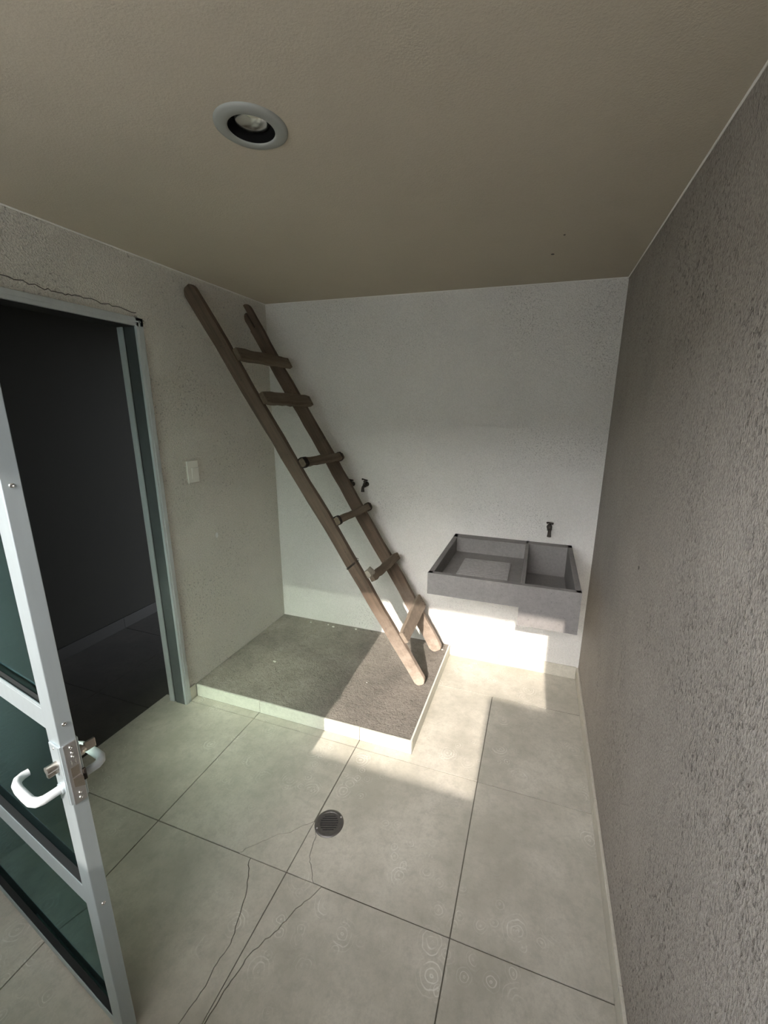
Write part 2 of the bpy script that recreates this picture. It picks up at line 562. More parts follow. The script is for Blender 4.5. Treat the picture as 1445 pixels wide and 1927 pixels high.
# adjoining dark room seen through the door
FX = -0.168
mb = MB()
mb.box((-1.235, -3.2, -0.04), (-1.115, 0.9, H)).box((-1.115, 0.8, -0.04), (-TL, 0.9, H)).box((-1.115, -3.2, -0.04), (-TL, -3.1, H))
tag(mb.build('wall_interior', 'interior_shade'), 'wall of the room behind the door, its shade put into near-black colour', 'wall', kind='structure')
tag(MB().box((-1.115, -3.1, H - 0.02), (-TL, 0.8, H)).build('ceiling_interior', 'interior_shade'), 'dark ceiling of the room behind the door', 'ceiling', kind='structure')
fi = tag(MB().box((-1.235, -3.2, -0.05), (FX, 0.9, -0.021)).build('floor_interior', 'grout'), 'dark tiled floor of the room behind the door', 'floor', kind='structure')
xs = [-1.115, -0.582, FX]
ys = [-3.1, -2.845, -2.245, -1.645, -1.045, -0.445, 0.155, 0.8]
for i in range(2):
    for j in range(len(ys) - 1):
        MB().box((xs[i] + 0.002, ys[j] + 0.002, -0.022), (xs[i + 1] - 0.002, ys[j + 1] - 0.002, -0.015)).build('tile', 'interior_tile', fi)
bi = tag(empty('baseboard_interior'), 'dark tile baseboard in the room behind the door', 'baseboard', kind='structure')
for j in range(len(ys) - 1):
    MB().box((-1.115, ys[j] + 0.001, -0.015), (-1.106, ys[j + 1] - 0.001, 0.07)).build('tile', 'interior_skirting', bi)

# ------------------------------------------------------------------ floor tiles
fl = tag(MB().box((FX + 0.001, YF, -0.012), (W, YB, -0.004)).build('floor', 'grout'), 'floor of large beige-grey stone-look tiles', 'floor', kind='structure')
G = 0.0022
TX = [FX, 0.434, 1.034, 1.634, W]
Y1, Y2, Y3, Y4, Y5 = -0.337, -0.937, -1.537, -2.137, -2.737
PX, PY, PZ = 1.308, -0.890, 0.0745


def tile(poly):
    return MB().prism(poly, -0.0045, 0.0).build('tile', 'floor_tile', fl)


def rect(x0, x1, y0, y1):
    return [(x0 + G, y0 + G), (x1 - G, y0 + G), (x1 - G, y1 - G), (x0 + G, y1 - G)]


def crack_split(path, left_poly, right_poly, w):
    """two tile pieces that meet along a crack; path runs along the crack, the piece on its left / right"""
    def off(s):
        out = []
        for i, p in enumerate(path):
            a = Vector(path[max(i - 1, 0)]); b = Vector(path[min(i + 1, len(path) - 1)])
            t = (b - a).normalized(); n = Vector((-t.y, t.x))
            q = Vector(p) + n * (w / 2 * s)
            out.append((q.x, q.y))
        return out
    tile(off(1) + left_poly)
    tile(off(-1) + right_poly)


def jag(path, amp=0.003, sub=3, seed=1):
    rnd = random.Random(seed)
    out = [path[0]]
    for (x0, y0), (x1, y1) in zip(path[:-1], path[1:]):
        for k in range(1, sub + 1):
            t = k / sub
            a = amp if k < sub else 0
            out.append((x0 + (x1 - x0) * t + rnd.uniform(-a, a), y0 + (y1 - y0) * t + rnd.uniform(-a, a)))
    return out


# strip along the platform and the tiles to its right
tile(rect(0.0, TX[1], Y2, PY + G)); tile(rect(TX[1], TX[2], Y2, PY + G))
tile([(TX[2] + G, Y2 + G), (TX[3] - G, Y2 + G), (TX[3] - G, Y1 - G), (PX, Y1 - G), (PX, PY), (TX[2] + G, PY)])
tile(rect(TX[3], W + G, Y2, Y1))
tile(rect(PX - G, W + G, Y1, YB + G))
# row 2
tile(rect(FX, TX[1], Y3, Y2))
x0, x1 = TX[1] + G, TX[2] - G
A = jag([(x1, -1.338), (1.020, -1.350), (0.996, -1.368), (0.966, -1.407), (0.931, -1.425), (0.903, -1.452), (0.873, -1.484), (0.846, -1.510), (0.828, Y3 + G)], seed=2)
crack_split(A, [(x1, Y3 + G)], [(x0, Y3 + G), (x0, Y2 - G), (x1, Y2 - G)], 0.0026)
x0, x1 = TX[2] + G, TX[3] - G
Bp = jag([(x0, -1.338), (1.052, -1.360), (1.068, -1.384), (1.072, -1.413), (1.081, -1.450), (1.094, -1.479), (1.118, -1.503), (1.142, Y3 + G)], seed=3)
crack_split(Bp, [(x1, Y3 + G), (x1, Y2 - G), (x0, Y2 - G)], [(x0, Y3 + G)], 0.0022)
tile(rect(TX[3], W + G, Y3, Y2))
# row 3
tile([(0.0, Y4 + G), (TX[1] - G, Y4 + G), (TX[1] - G, Y3 - G), (FX + G, Y3 - G), (FX + G, DY0), (0.0, DY0)])
x0, x1 = TX[1] + G, TX[2] - G
Cp = jag([(0.881, Y3 - G), (0.886, -1.560), (0.914, -1.592), (0.940, -1.637), (0.954, -1.678), (0.966, -1.713), (0.982, -1.761), (0.985, -1.781), (0.980, -1.822), (0.983, -1.856), (0.982, -1.905), (0.976, -1.935), (0.972, -2.03), (0.975, Y4 + G)], seed=4)
crack_split(Cp, [(x1, Y4 + G), (x1, Y3 - G)], [(x0, Y4 + G), (x0, Y3 - G)], 0.0026)
x0, x1 = TX[2] + G, TX[3] - G
Dp = jag([(1.176, Y3 - G), (1.156, -1.583), (1.127, -1.624), (1.116, -1.663), (1.098, -1.702), (1.077, -1.741), (1.058, -1.777), (1.054, -1.815), (1.047, -1.851), (1.043, -1.898), (x0, -1.950)], seed=5)
crack_split(Dp, [(x0, Y4 + G), (x1, Y4 + G), (x1, Y3 - G)], [(x0, Y3 - G)], 0.0034)
tile(rect(TX[3], W + G, Y4, Y3))
# rows 4 and 5
for (ya, yb) in ((Y5, Y4), (YF - G, Y5)):
    tile(rect(0.0, TX[1], ya, yb))
    for i in (1, 2):
        tile(rect(TX[i], TX[i + 1], ya, yb))
    tile(rect(TX[3], W + G, ya, yb))

# ------------------------------------------------------------------ baseboards
br = tag(empty('baseboard_right'), 'beige tile baseboard along the right wall', 'baseboard', kind='structure')
e = [YB - 0.008, Y1 - 0.02, Y2, Y3, Y4, Y5, YF]
for a, c in zip(e[1:], e[:-1]):
    MB().box((W - 0.010, a + 0.001, 0.0), (W, c - 0.001, 0.082), 0.0015).build('skirting_tile', 'skirting_tile', br)
bb = tag(empty('baseboard_back'), 'beige tile baseboard under the sink', 'baseboard', kind='structure')
for a, c in ((PX + 0.009, 1.634), (1.634, W - 0.0105)):
    MB().box((a + 0.001, YB - 0.010, 0.0), (c - 0.001, YB, 0.082), 0.0015).build('skirting_tile', 'skirting_tile', bb)
bl = tag(empty('baseboard_left'), 'short tile baseboard beside the door frame', 'baseboard', kind='structure')
MB().box((0.0, DY1 - 0.0, 0.0), (0.009, PY - 0.002, 0.082), 0.0015).build('skirting_tile', 'skirting_tile', bl)
MB().box((-0.02, DY1 - 0.009, 0.0), (0.009, DY1, 0.082), 0.0015).build('skirting_tile', 'skirting_tile', bl)

# ------------------------------------------------------------------ concrete platform
pl = tag(empty('concrete_platform', (0.65, -0.45, 0.0)), 'low rough concrete platform with pale tiled sides under the ladder', 'platform')
at = At(pl)
bm = bmesh.new()
mb = MB()
nx, ny = 66, 46
rnd = random.Random(5)
vs = []; fs = []
for j in range(ny + 1):
    for i in range(nx + 1):
        x = 0.001 + (PX - 0.010) * i / nx; y = PY + 0.009 + (YB - 0.001 - PY - 0.009) * j / ny
        edge = i in (0, nx) or j in (0, ny)
        z = PZ - 0.003 + (0 if edge else rnd.uniform(-0.0010, 0.0010)) + 0.0015 * math.sin(x * 9 + 1) * math.sin(y * 7)
        vs.append((x, y, z))
for j in range(ny):
    for i in range(nx):
        k = j * (nx + 1) + i
        fs.append((k, k + 1, k + nx + 2, k + nx + 1))
mb.add(vs, fs, True)
mb.box((0.001, PY + 0.009, 0.0005), (PX - 0.009, YB - 0.001, PZ - 0.006))
at.part(mb, 'concrete_slab', 'platform_concrete')
for a, c in ((0.0095, 0.440), (0.440, 1.034), (1.034, PX)):
    at.part(MB().box((a + 0.001, PY, 0.0006), (c - 0.001, PY + 0.009, PZ), 0.0012), 'skirting_tile', 'platform_tile')
for a, c in ((PY + 0.0095, -0.245), (-0.245, YB - 0.001)):
    at.part(MB().box((PX - 0.009, a + 0.001, 0.0006), (PX, c - 0.001, PZ), 0.0012), 'skirting_tile', 'platform_tile')
mb = MB()
rnd = random.Random(9)
for (x, y, s) in ((0.45, -0.045, .010), (0.40, -0.03, .006), (0.62, -0.02, .012), (0.30, -0.55, .009), (0.93, -0.55, .004), (1.27, -0.07, .006), (0.26, -0.04, .005)):
    ring = [(x + s * math.cos(a) * rnd.uniform(.6, 1.2), y + s * .6 * math.sin(a) * rnd.uniform(.6, 1.2)) for a in [k * math.pi / 3 for k in range(6)]]
    mb.prism(ring, PZ - 0.004, PZ + s * 0.25)
o = at.part(mb, 'plaster_crumbs', 'debris'); o['kind'] = 'stuff'

# ------------------------------------------------------------------ laundry sink
SX0, SX1, SY, SZ = 1.310, 2.000, -0.680, 0.866
sk = tag(empty('laundry_sink', (1.655, 0.0, 0.66)), 'grey cast concrete laundry sink with ribbed washboard on the back wall', 'sink')
at = At(sk)
YS = YB
DX0, DX1 = 1.742, 1.762     # divider
ZS, ZD = 0.757, 0.666       # underside of the shallow and of the deep basin
mb = MB()


def grid_basin(mb):
    T = 0.026
    mb.prism_y([(SX0, ZS), (DX0, ZS), (DX0, ZD), (SX1, ZD), (SX1, SZ), (SX0, SZ)], SY, SY + T)   # stepped front
    mb.box((SX0, SY + 0.001, ZS), (SX0 + T, YS, SZ), 0.003)               # left side
    mb.box((SX1 - T, SY + 0.001, ZD), (SX1, YS, SZ), 0.003)               # right side
    mb.box((SX0, YS - 0.075, ZS), (DX1, YS, SZ - 0.0), 0.003)            # back ledge, shallow
    mb.box((DX0, YS - 0.055, ZD), (SX1, YS, SZ), 0.003)                   # back ledge, deep
    mb.box((DX0, SY + 0.004, ZD), (DX1, YS, SZ - 0.001), 0.003)          # divider
    mb.box((DX0, SY + 0.004, ZD), (SX1, YS, ZD + 0.018))                 # deep bottom
    # shallow bottom slopes to the middle
    x0, x1 = SX0 + 0.004, DX0 + 0.004
    vs = []
    for y, zt in ((SY + 0.004, 0.795), (SY + 0.12, 0.792), (-0.14, 0.776), (YS - 0.01, 0.776)):
        vs.append([(x0, y, ZS), (x1, y, ZS), (x1, y, zt), (x0, y, zt)])
    mb.loft(vs)


grid_basin(mb)
at.part(mb, 'basin', 'sink_concrete')
mb = MB()
for k in range(11):
    y = -0.215 - k * 0.0255
    zt = 0.779 + (-y - 0.14) / (0.42) * 0.016 + 0.0015
    mb.tube([(1.412, y, zt), (1.418, y, zt), (1.668, y + 0.006, zt), (1.674, y + 0.006, zt)], [0.004, 0.0072, 0.0072, 0.004], 8, flat=(1.3, 1.15))
at.part(mb, 'washboard', 'sink_concrete')
mb = MB().lathe([(0.021, 0.0), (0.021, -0.026), (0.023, -0.026), (0.023, -0.040), (0.015, -0.040), (0.014, -0.052), (0.009, -0.056)], (1.475, -0.42, ZS), 'Z', 20)
at.part(mb, 'drain_stub', 'cream_pvc', label='cream plastic drain stub')

# ------------------------------------------------------------------ taps
def tap(x, z, label, flip=1, tilt=0.0):
    t = tag(empty('water_tap', (x, YB, z)), label, 'tap', 'small dark taps on the back wall')
    t.scale = (1.22, 1.22, 1.22)
    p = lambda mb, nm, mt='dark_iron', par=None: mb.build(nm, mt, par or t)
    p(MB().lathe([(0.013, 0.0), (0.013, -0.004), (0.008, -0.006)], (0, 0, 0), 'Y', 18), 'wall_flange')
    mb = MB().tube([(0, -0.004, 0), (0, -0.026, 0)], 0.0075, 12, upref=(1, 0, 0))
    mb.lathe([(0.004, -0.013), (0.0095, -0.010), (0.0115, -0.002), (0.0105, 0.006), (0.0065, 0.010), (0.0065, 0.016), (0.008, 0.017), (0.008, 0.021), (0.004, 0.023)], (0, -0.030, 0), 'Z', 16)
    p(mb, 'valve_body')
    p(MB().tube([(0, -0.030, -0.004), (0, -0.046, -0.004), (0, -0.056, -0.010), (0, -0.059, -0.021), (0, -0.059, -0.032)], [0.0075, 0.0075, 0.0075, 0.008, 0.0095], 12, upref=(1, 0, 0)), 'spout')
    mb = MB().tube([(-0.015 * flip, -0.030, 0.026 + tilt), (-0.008 * flip, -0.030, 0.0285 + tilt * .5), (0.008 * flip, -0.030, 0.0265), (0.015 * flip, -0.030, 0.024)], [0.0055, 0.0038, 0.0038, 0.0055], 10)
    mb.tube([(0, -0.030, 0.018), (0, -0.030, 0.030)], 0.003, 8)
    p(mb, 'tap_handle')
    return t


tap(0.704, 1.143, 'dark metal tap on the back wall just right of the ladder', 1, 0.004)
tap(0.602, 1.137, 'dark metal tap mostly hidden behind the far ladder rail', 1)
tap(1.866, 0.965, 'dark metal tap on the wall above the sink', 1)

# ------------------------------------------------------------------ ladder
FA, FB = Vector((1.226, -0.468, PZ + 0.035)), Vector((0.038, -0.652, 2.185))
RA, RB = Vector((1.235, -0.101, PZ + 0.035)), Vector((0.038, -0.231, 2.185))
ld = tag(empty('wooden_ladder', (1.23, -0.28, PZ)), 'dark weathered wooden ladder leaning on the left wall from the concrete platform', 'ladder')
at = At(ld)


def frame_of(A, Bv):
    ax = (Bv - A).normalized()
    n = Vector((ax.z, 0, -ax.x)).normalized()
    y = ax.cross(n)
    if y.y < 0:
        y = -y
    return ax, n, y


def plank(mb, A, Bv, t0, t1, d0, d1, w, seed, nsec=26, noff=0.0, jit=0.003, round0=True, round1=True, dlo=-1, dhi=1):
    rnd = random.Random(seed)
    ax, n, y = frame_of(A, Bv)
    L = (Bv - A).length
    rings = []
    drift = 0.0
    ts = []
    if round0:
        ts += [(t0, 0.45), (t0 + 0.003, 0.72), (t0 + 0.009, 0.93)]
    else:
        ts += [(t0, 1.0)]
    for k in range(nsec + 1):
        ts.append((t0 + 0.014 + (t1 - t0 - 0.028) * k / nsec, 1.0))
    if round1:
        ts += [(t1 - 0.009, 0.93), (t1 - 0.003, 0.75), (t1, 0.5)]
    else:
        ts += [(t1, 1.0)]
    for t, s in ts:
        c = A + (Bv - A) * t
        d = (d0 + (d1 - d0) * t) / 2
        drift = drift * 0.8 + rnd.uniform(-jit, jit) * 0.6
        lo = d * dlo * (s if dlo < 0 else 1) + drift + rnd.uniform(-jit, jit) * 0.35
        hi = d * dhi * (s if dhi > 0 else 1) + drift + rnd.uniform(-jit, jit) * 0.35
        hw = w / 2 * (0.8 + 0.2 * s) + rnd.uniform(-jit, jit) * 0.12
        ch = min(0.0025, hw * 0.4)
        pts = [(lo, -hw + ch), (lo + ch, -hw), (hi - ch, -hw), (hi, -hw + ch), (hi, hw - ch), (hi - ch, hw), (lo + ch, hw), (lo, hw - ch)]
        rings.append([c + n * (a + noff) + y * b for a, b in pts])
    mb.loft(rings)
    return mb


at.part(plank(MB(), FA, FB, -0.0118, 1.014, 0.069, 0.074, 0.030, 3, jit=0.0045), 'rail', 'rail_wood')
mb = plank(MB(), RA, RB, -0.0110, 0.955, 0.082, 0.074, 0.030, 4, round1=False, jit=0.0045)
plank(mb, RA, RB, 0.945, 0.996, 0.074, 0.074, 0.028, 5, nsec=3, round0=False, dlo=-1, dhi=-0.12, jit=0.001)
plank(mb, RA, RB, 0.945, 1.014, 0.074, 0.074, 0.026, 6, nsec=3, round0=False, dlo=0.05, dhi=1, jit=0.001)
at.part(mb, 'rail', 'rail_wood')


def on_rail(A, Bv, t, d0, d1):
    ax, n, y = frame_of(A, Bv)
    return A + (Bv - A) * t + n * ((d0 + (d1 - d0) * t) / 2), ax, n, y


rungs = [  # t on front rail, t on rear rail, width, thickness, overhang front, overhang rear
    (0.847, 0.846, 0.066, 0.026, -0.010, 0.030),
    (0.743, 0.739, 0.070, 0.028, -0.012, 0.024),
    (0.583, 0.578, 0.046, 0.034, -0.020, 0.026),
    (0.433, 0.428, 0.042, 0.034, -0.020, 0.028),
    (0.277, 0.274, 0.048, 0.026, -0.045, 0.030),
    (0.114, 0.132, 0.088, 0.024, -0.016, 0.024)]
RUNG_ENDS = []
for i, (ta, tb, wd, th, oa, ob_) in enumerate(rungs):
    pa, ax, n, y = on_rail(FA, FB, ta, 0.069, 0.074)
    pb, _, _, _ = on_rail(RA, RB, tb, 0.082, 0.074)
    g = (pb - pa).normalized()
    pa = pa - g * (0.015 + oa); pb = pb + g * (0.015 + ob_)
    nn = (n - g * n.dot(g)).normalized()
    aa = g.cross(nn)
    rnd = random.Random(20 + i)
    rings = []
    N = 12
    for k in range(N + 1):
        t = k / N
        c = pa + (pb - pa) * t + nn * (th / 2 + 0.0005)
        hw = wd / 2 + rnd.uniform(-.0022, .0022); hh = th / 2 + rnd.uniform(-.0010, .0006)
        if k in (0, N):
            hw *= 0.9
        if i == 5:
            hw *= 0.86 + 0.25 * t
        sh = rnd.uniform(-.0015, .0015)
        ch = 0.003 if i not in (2, 3) else 0.006
        prof = [(-hw, -hh + ch), (-hw + ch, -hh), (hw - ch, -hh), (hw, -hh + ch), (hw, hh - ch), (hw - ch, hh), (-hw + ch, hh), (-hw, hh - ch)]
        rings.append([c + aa * (p + sh) + nn * q for p, q in prof])
    r = at.part(MB().loft(rings), 'rung', 'rung_wood')
    # nail heads
    mb = MB()
    for end, sgn in ((pa, 1), (pb, -1)):
        if i == 4 and sgn == 1:
            continue
        for q in range(3 if wd > 0.06 else 2):
            c = end + g * sgn * rnd.uniform(0.012, 0.022) + aa * ((q - 0.8) * wd * 0.3) + nn * th
            ring0 = [c + aa * (0.0028 * math.cos(a)) + g * (0.0028 * math.sin(a)) - nn * 0.001 for a in [k2 * math.pi / 3 for k2 in range(6)]]
            ring1 = [p + nn * 0.0026 for p in ring0]
            mb.loft([ring0, ring1])
    o = at.part(mb, 'nail_heads', 'wire', r); o['kind'] = 'stuff'
    RUNG_ENDS.append((pa, pb, g, aa, nn, wd, th))

# wire lashings round the ends of the third and fourth rungs
def lashing(c, g, aa, nn, wd, th, turns, seed):
    rnd = random.Random(seed)
    mb = MB()
    for k in range(turns):
        off = (k - turns / 2) * 0.006 + rnd.uniform(-.002, .002)
        tl = rnd.uniform(-.25, .25)
        pts = []
        for q in range(17):
            a = 2 * math.pi * q / 16
            x = math.cos(a); z = math.sin(a)
            s = 1.0 / max(abs(x) ** 4 + abs(z) ** 4, 1e-6) ** 0.25
            pts.append(c + g * (off + tl * 0.012 * x) + aa * (x * s * (wd / 2 + 0.003)) + nn * (z * s * (th / 2 + 0.003) + th / 2))
        mb.tube(pts, 0.0032, 5, cap=False)
    # loose twisted tails
    for k in range(2):
        b = c - nn * 0.004 + aa * rnd.uniform(-.01, .01)
        pts = [b]
        for q in range(4):
            b = b + g * rnd.uniform(-.006, .008) - nn * rnd.uniform(0, .006) - aa * rnd.uniform(.002, .010)
            pts.append(b)
        mb.tube(pts, 0.0018, 5)
    at.part(mb, 'wire_lashing', 'wire')


for i in (2, 3):
    pa, pb, g, aa, nn, wd, th = RUNG_ENDS[i]
    lashing(pa + g * 0.016, g, aa, nn, wd, th, 6 if i == 2 else 4, i)
    lashing(pb - g * 0.022, g, aa, nn, wd, th, 3, i + 10)
# wire loop round the near rail and broken block by the fifth rung
c = FA + (FB - FA) * 0.325
ax, n, y = frame_of(FA, FB)
mb = MB()
for k in range(2):
    pts = []
    for q in range(17):
        a = 2 * math.pi * q / 16
        x = math.cos(a); z = math.sin(a)
        s = 1.0 / max(abs(x) ** 4 + abs(z) ** 4, 1e-6) ** 0.25
        pts.append(c + ax * (k * 0.006 + 0.010 * x) + n * (x * s * 0.0385) + y * (z * s * 0.0185))
    mb.tube(pts, 0.0022, 6, cap=False)
b = c + n * 0.038 + ax * 0.006
mb.tube([b, b + n * 0.012 + ax * 0.004, b + n * 0.016 + ax * 0.014, b + n * 0.008 + ax * 0.022], 0.002, 6)
at.part(mb, 'wire_lashing', 'wire')
pa, pb, g, aa, nn, wd, th = RUNG_ENDS[4]
c0 = pa - g * 0.024 + frame_of(FA, FB)[0] * 0.026
rnd = random.Random(77)
rings = []
for k, (dx, hw) in enumerate(((0.0, .020), (0.018, .026), (0.036, .024), (0.050, .026), (0.058, .016))):
    c = c0 + g * dx + nn * 0.016 + aa * -0.004
    rings.append([c + aa * (hw * p * rnd.uniform(.85, 1.1)) + nn * (0.015 * q * rnd.uniform(.8, 1.2)) for p, q in ((-1, -1), (1, -1), (1.1, .2), (.6, 1), (-.4, 1), (-1.1, .6))])
at.part(MB().loft(rings), 'broken_block', 'block_wood', label='broken greyish wood block wired to the rail')

# ------------------------------------------------------------------ downlight
dl = tag(empty('downlight', (1.0535, -1.490, H)), 'round recessed ceiling downlight with white trim and black baffle', 'light')
mb = MB().lathe([(0.054, 0.012), (0.054, -0.006), (0.058, -0.0085), (0.078, -0.0065), (0.084, -0.003), (0.0845, 0.001)], (0, 0, 0), 'Z', 48, cap=False)
mb.build('trim_ring', 'trim_white', dl)
MB().lathe([(0.0545, -0.005), (0.051, -0.003), (0.045, 0.009), (0.0445, 0.05)], (0, 0, 0), 'Z', 48, cap=False).build('baffle', 'baffle_black', dl)
MB().lathe([(0.0, 0.001), (0.012, 0.0015), (0.024, 0.0032), (0.034, 0.0058), (0.042, 0.009), (0.0425, 0.03)], (0, 0, 0), 'Z', 40, cap=False).build('bulb_lens', 'chrome', dl, None)['label'] = 'mirrored bulb face'
MB().lathe([(0.0, 0.049), (0.046, 0.049)], (0, 0, 0), 'Z', 32, cap=False).build('housing', 'baffle_black', dl)
# pocket in the ceiling for the lamp
cut = MB().lathe([(0.0565, -0.03), (0.0565, 0.055)], (1.0535, -1.490, H), 'Z', 48).build('pocket', 'ceiling_paint')
mod = ce.modifiers.new('pocket', 'BOOLEAN'); mod.object = cut; mod.operation = 'DIFFERENCE'; mod.solver = 'EXACT'
bpy.context.view_layer.update()
dg = bpy.context.evaluated_depsgraph_get()
newme = bpy.data.meshes.new_from_object(ce.evaluated_get(dg))
ce.modifiers.clear(); ce.data = newme
bpy.data.objects.remove(cut)

# ------------------------------------------------------------------ light switch
ls = tag(empty('light_switch', (0.0, -0.7375, 1.288)), 'white light switch plate on the left wall beside the door', 'switch')
MB().box((0.0, -0.037, -0.059), (0.009, 0.037, 0.059), 0.0015).build('switch_plate', 'white_plastic', ls)
vs = [(0.008, -0.012, -0.040), (0.008, 0.031, -0.040), (0.008, 0.031, 0.020), (0.008, -0.012, 0.020), (0.0095, -0.012, -0.040), (0.0095, 0.031, -0.040), (0.017, 0.031, 0.020), (0.017, -0.012, 0.020)]
MB().add(vs, [(3, 2, 1, 0), (4, 5, 6, 7), (0, 1, 5, 4), (1, 2, 6, 5), (2, 3, 7, 6), (3, 0, 4, 7)]).build('rocker', 'white_plastic', ls)

# ------------------------------------------------------------------ floor drain
dr = tag(empty('floor_drain', (1.094, -1.326, 0.0)), 'round dark metal floor drain with slotted grate', 'drain', )
dr.rotation_euler = (0, 0, math.radians(0))
MB().lathe([(0.044, 0.0005), (0.044, 0.0040), (0.047, 0.0052), (0.053, 0.0050), (0.0575, 0.0028), (0.0585, 0.0004)], (0, 0, 0), 'Z', 48, cap=False).build('rim', 'drain_metal', dr)
MB().lathe([(0.0, 0.0008), (0.044, 0.0008)], (0, 0, 0), 'Z', 40, cap=False).build('drain_hole', 'drain_dark', dr)
rd = math.radians(19)
ca, sa = math.cos(rd), math.sin(rd)


def rotp(x, y):
    return (x * ca - y * sa, x * sa + y * ca)


slots = [-0.028 + k * 0.0094 for k in range(7)]
edges = [-0.044] + [v for s in slots for v in (s - 0.0025, s + 0.0025)] + [0.044]
for k in range(0, len(edges), 2):
    ya, yb = edges[k], edges[k + 1]
    top = []; bot = []
    nseg = 8
    h = lambda y: math.sqrt(max(0.0442 ** 2 - y * y, 0.0))
    poly = [(-h(ya + (yb - ya) * q / nseg), ya + (yb - ya) * q / nseg) for q in range(nseg + 1)][::-1] + [(h(ya + (yb - ya) * q / nseg), ya + (yb - ya) * q / nseg) for q in range(nseg + 1)]
    clean = [poly[0]]
    for q in poly[1:]:
        if (Vector(q) - Vector(clean[-1])).length > 1e-5:
            clean.append(q)
    if (Vector(clean[0]) - Vector(clean[-1])).length < 1e-5:
        clean.pop()
    MB().prism([rotp(*q) for q in clean], 0.0012, 0.0042).build('grate_bar', 'drain_metal', dr)
for sgn in (-1, 1):   # solid segments left and right of the slots
    mb = MB()
    for k in range(1, len(edges) - 1, 2):
        ya, yb = edges[k], edges[k + 1]
        ym = (ya + yb) / 2
        xo = math.sqrt(0.0442 ** 2 - ym * ym); xi = math.sqrt(max(0.036 ** 2 - ym * ym, 0.0001))
        mb.prism([rotp(*q) for q in ([(xi, ya - .0003), (xo, ya - .0003), (xo, yb + .0003), (xi, yb + .0003)] if sgn > 0 else [(-xo, ya - .0003), (-xi, ya - .0003), (-xi, yb + .0003), (-xo, yb + .0003)])], 0.0012, 0.0041)
    mb.build('grate_border', 'drain_metal', dr)
for x, y in ((0.035, 0.036), (-0.035, -0.036)):
    MB().lathe([(0.0034, 0.004), (0.0034, 0.0062), (0.0, 0.0068)], (x, y, 0), 'Z', 10, cap=False).build('screw', 'steel', dr)

# ------------------------------------------------------------------ door frame in the left wall
tf = tag(empty('trim_1'), 'grey aluminium door frame in the left wall', 'door frame', kind='structure')
FW = 0.036
def fpart(mb, nm, mt):
    return mb.build(nm, mt, tf)


yj = DY1 - FW          # reveal face of the far jamb
zj = DH - FW
fpart(MB().box((-0.030, yj, -0.004), (0.012, DY1, DH), 0.0015), 'jamb', 'frame_aluminium')
fpart(MB().box((-0.004, yj + 0.012, -0.004), (0.0145, yj + 0.019, DH - 0.012)), 'jamb_rib', 'frame_aluminium')
fpart(MB().box((-0.062, yj - 0.001, -0.004), (-0.001, DY1, zj)), 'jamb_reveal', 'dark_frame')
fpart(MB().box((-0.074, yj + 0.004, -0.004), (-0.062, DY1, zj)), 'jamb_gasket', 'black_rubber')
fpart(MB().box((-0.106, yj - 0.002, -0.004), (-0.074, DY1, zj), 0.001), 'door_stop', 'frame_aluminium')
# head
fpart(MB().box((-0.030, DY0, zj), (0.012, DY1, DH), 0.0015), 'head', 'frame_aluminium')
fpart(MB().box((-0.004, DY0, zj + 0.016), (0.0145, DY1 - 0.012, zj + 0.022)), 'head_rib', 'frame_aluminium')
fpart(MB().box((-0.106, DY0, zj - 0.001), (-0.001, DY1, DH)), 'head_reveal', 'black_rubber')
# near jamb (hinge side)
fpart(MB().box((-0.106, DY0, -0.004), (0.012, DY0 + FW, DH), 0.0015), 'jamb', 'frame_aluminium')

# ------------------------------------------------------------------ open door leaf: local x = from free edge to hinge, y = depth (outer face 0), z up
LF = Vector((0.865, -2.025, 0.0)); DUx, DUy = 0.987, -0.162
ang = math.atan2(-DUy, -DUx)
d1 = empty('door_1', LF)
# local axes: s = -DU, n = NN, z -> left-handed, so mirror by building in world space
tag(d1, 'open aluminium door leaf with three green-tinted glass panes', 'door', kind='structure')
SV = Vector((-DUx, -DUy, 0)).normalized(); NV = Vector((-DUy, DUx, 0)).normalized(); ZV = Vector((0, 0, 1))


def leaf(mb, name, mat, parent=None, label=None):
    mb.v = [SV * p.x + NV * p.y + ZV * p.z for p in mb.v]
    o = mb.build(name, mat, parent or d1)
    if label:
        o['label'] = label
    return o


LW, TH, ST, TOP = 0.868, 0.030, 0.050, 1.968
leaf(MB().box((0, 0, 0.010), (ST, TH, TOP), 0.0015), 'stile', 'aluminium')
leaf(MB().box((LW - ST, 0, 0.010), (LW, TH, TOP), 0.0015), 'stile', 'aluminium')
rails = [(0.010, 0.034), (0.450, 0.506), (0.956, 1.006), (TOP - 0.05, TOP)]
GY = 0.0165
for i, (za, zb) in enumerate(rails):
    leaf(MB().box((ST - 0.001, 0.0005, za), (LW - ST + 0.001, TH - 0.0005, zb), 0.001), 'rail', 'aluminium')
for i in range(3):
    za, zb = rails[i][1], rails[i + 1][0]
    gp = leaf(MB().box((ST + 0.0005, GY, za + 0.0005), (LW - ST - 0.0005, GY + 0.005, zb - 0.0005)), 'glass_pane', 'green_glass')
    gp.data.materials.append(MATS['satin_glass'])
    for poly in gp.data.polygons:
        if poly.normal.dot(NV) > 0.9:
            poly.material_index = 1
    g_ = leaf(MB().box((ST, 0.0025, za), (LW - ST, GY - 0.0003, za + 0.003)).box((ST, GY + 0.0053, za), (LW - ST, TH - 0.002, za + 0.003)), 'gasket', 'black_rubber')
    if i == 2:
        leaf(MB().box((ST, 0.001, za - 0.0002), (LW - ST, 0.0045, za + 0.006), 0.0008), 'glazing_bead', 'aluminium')
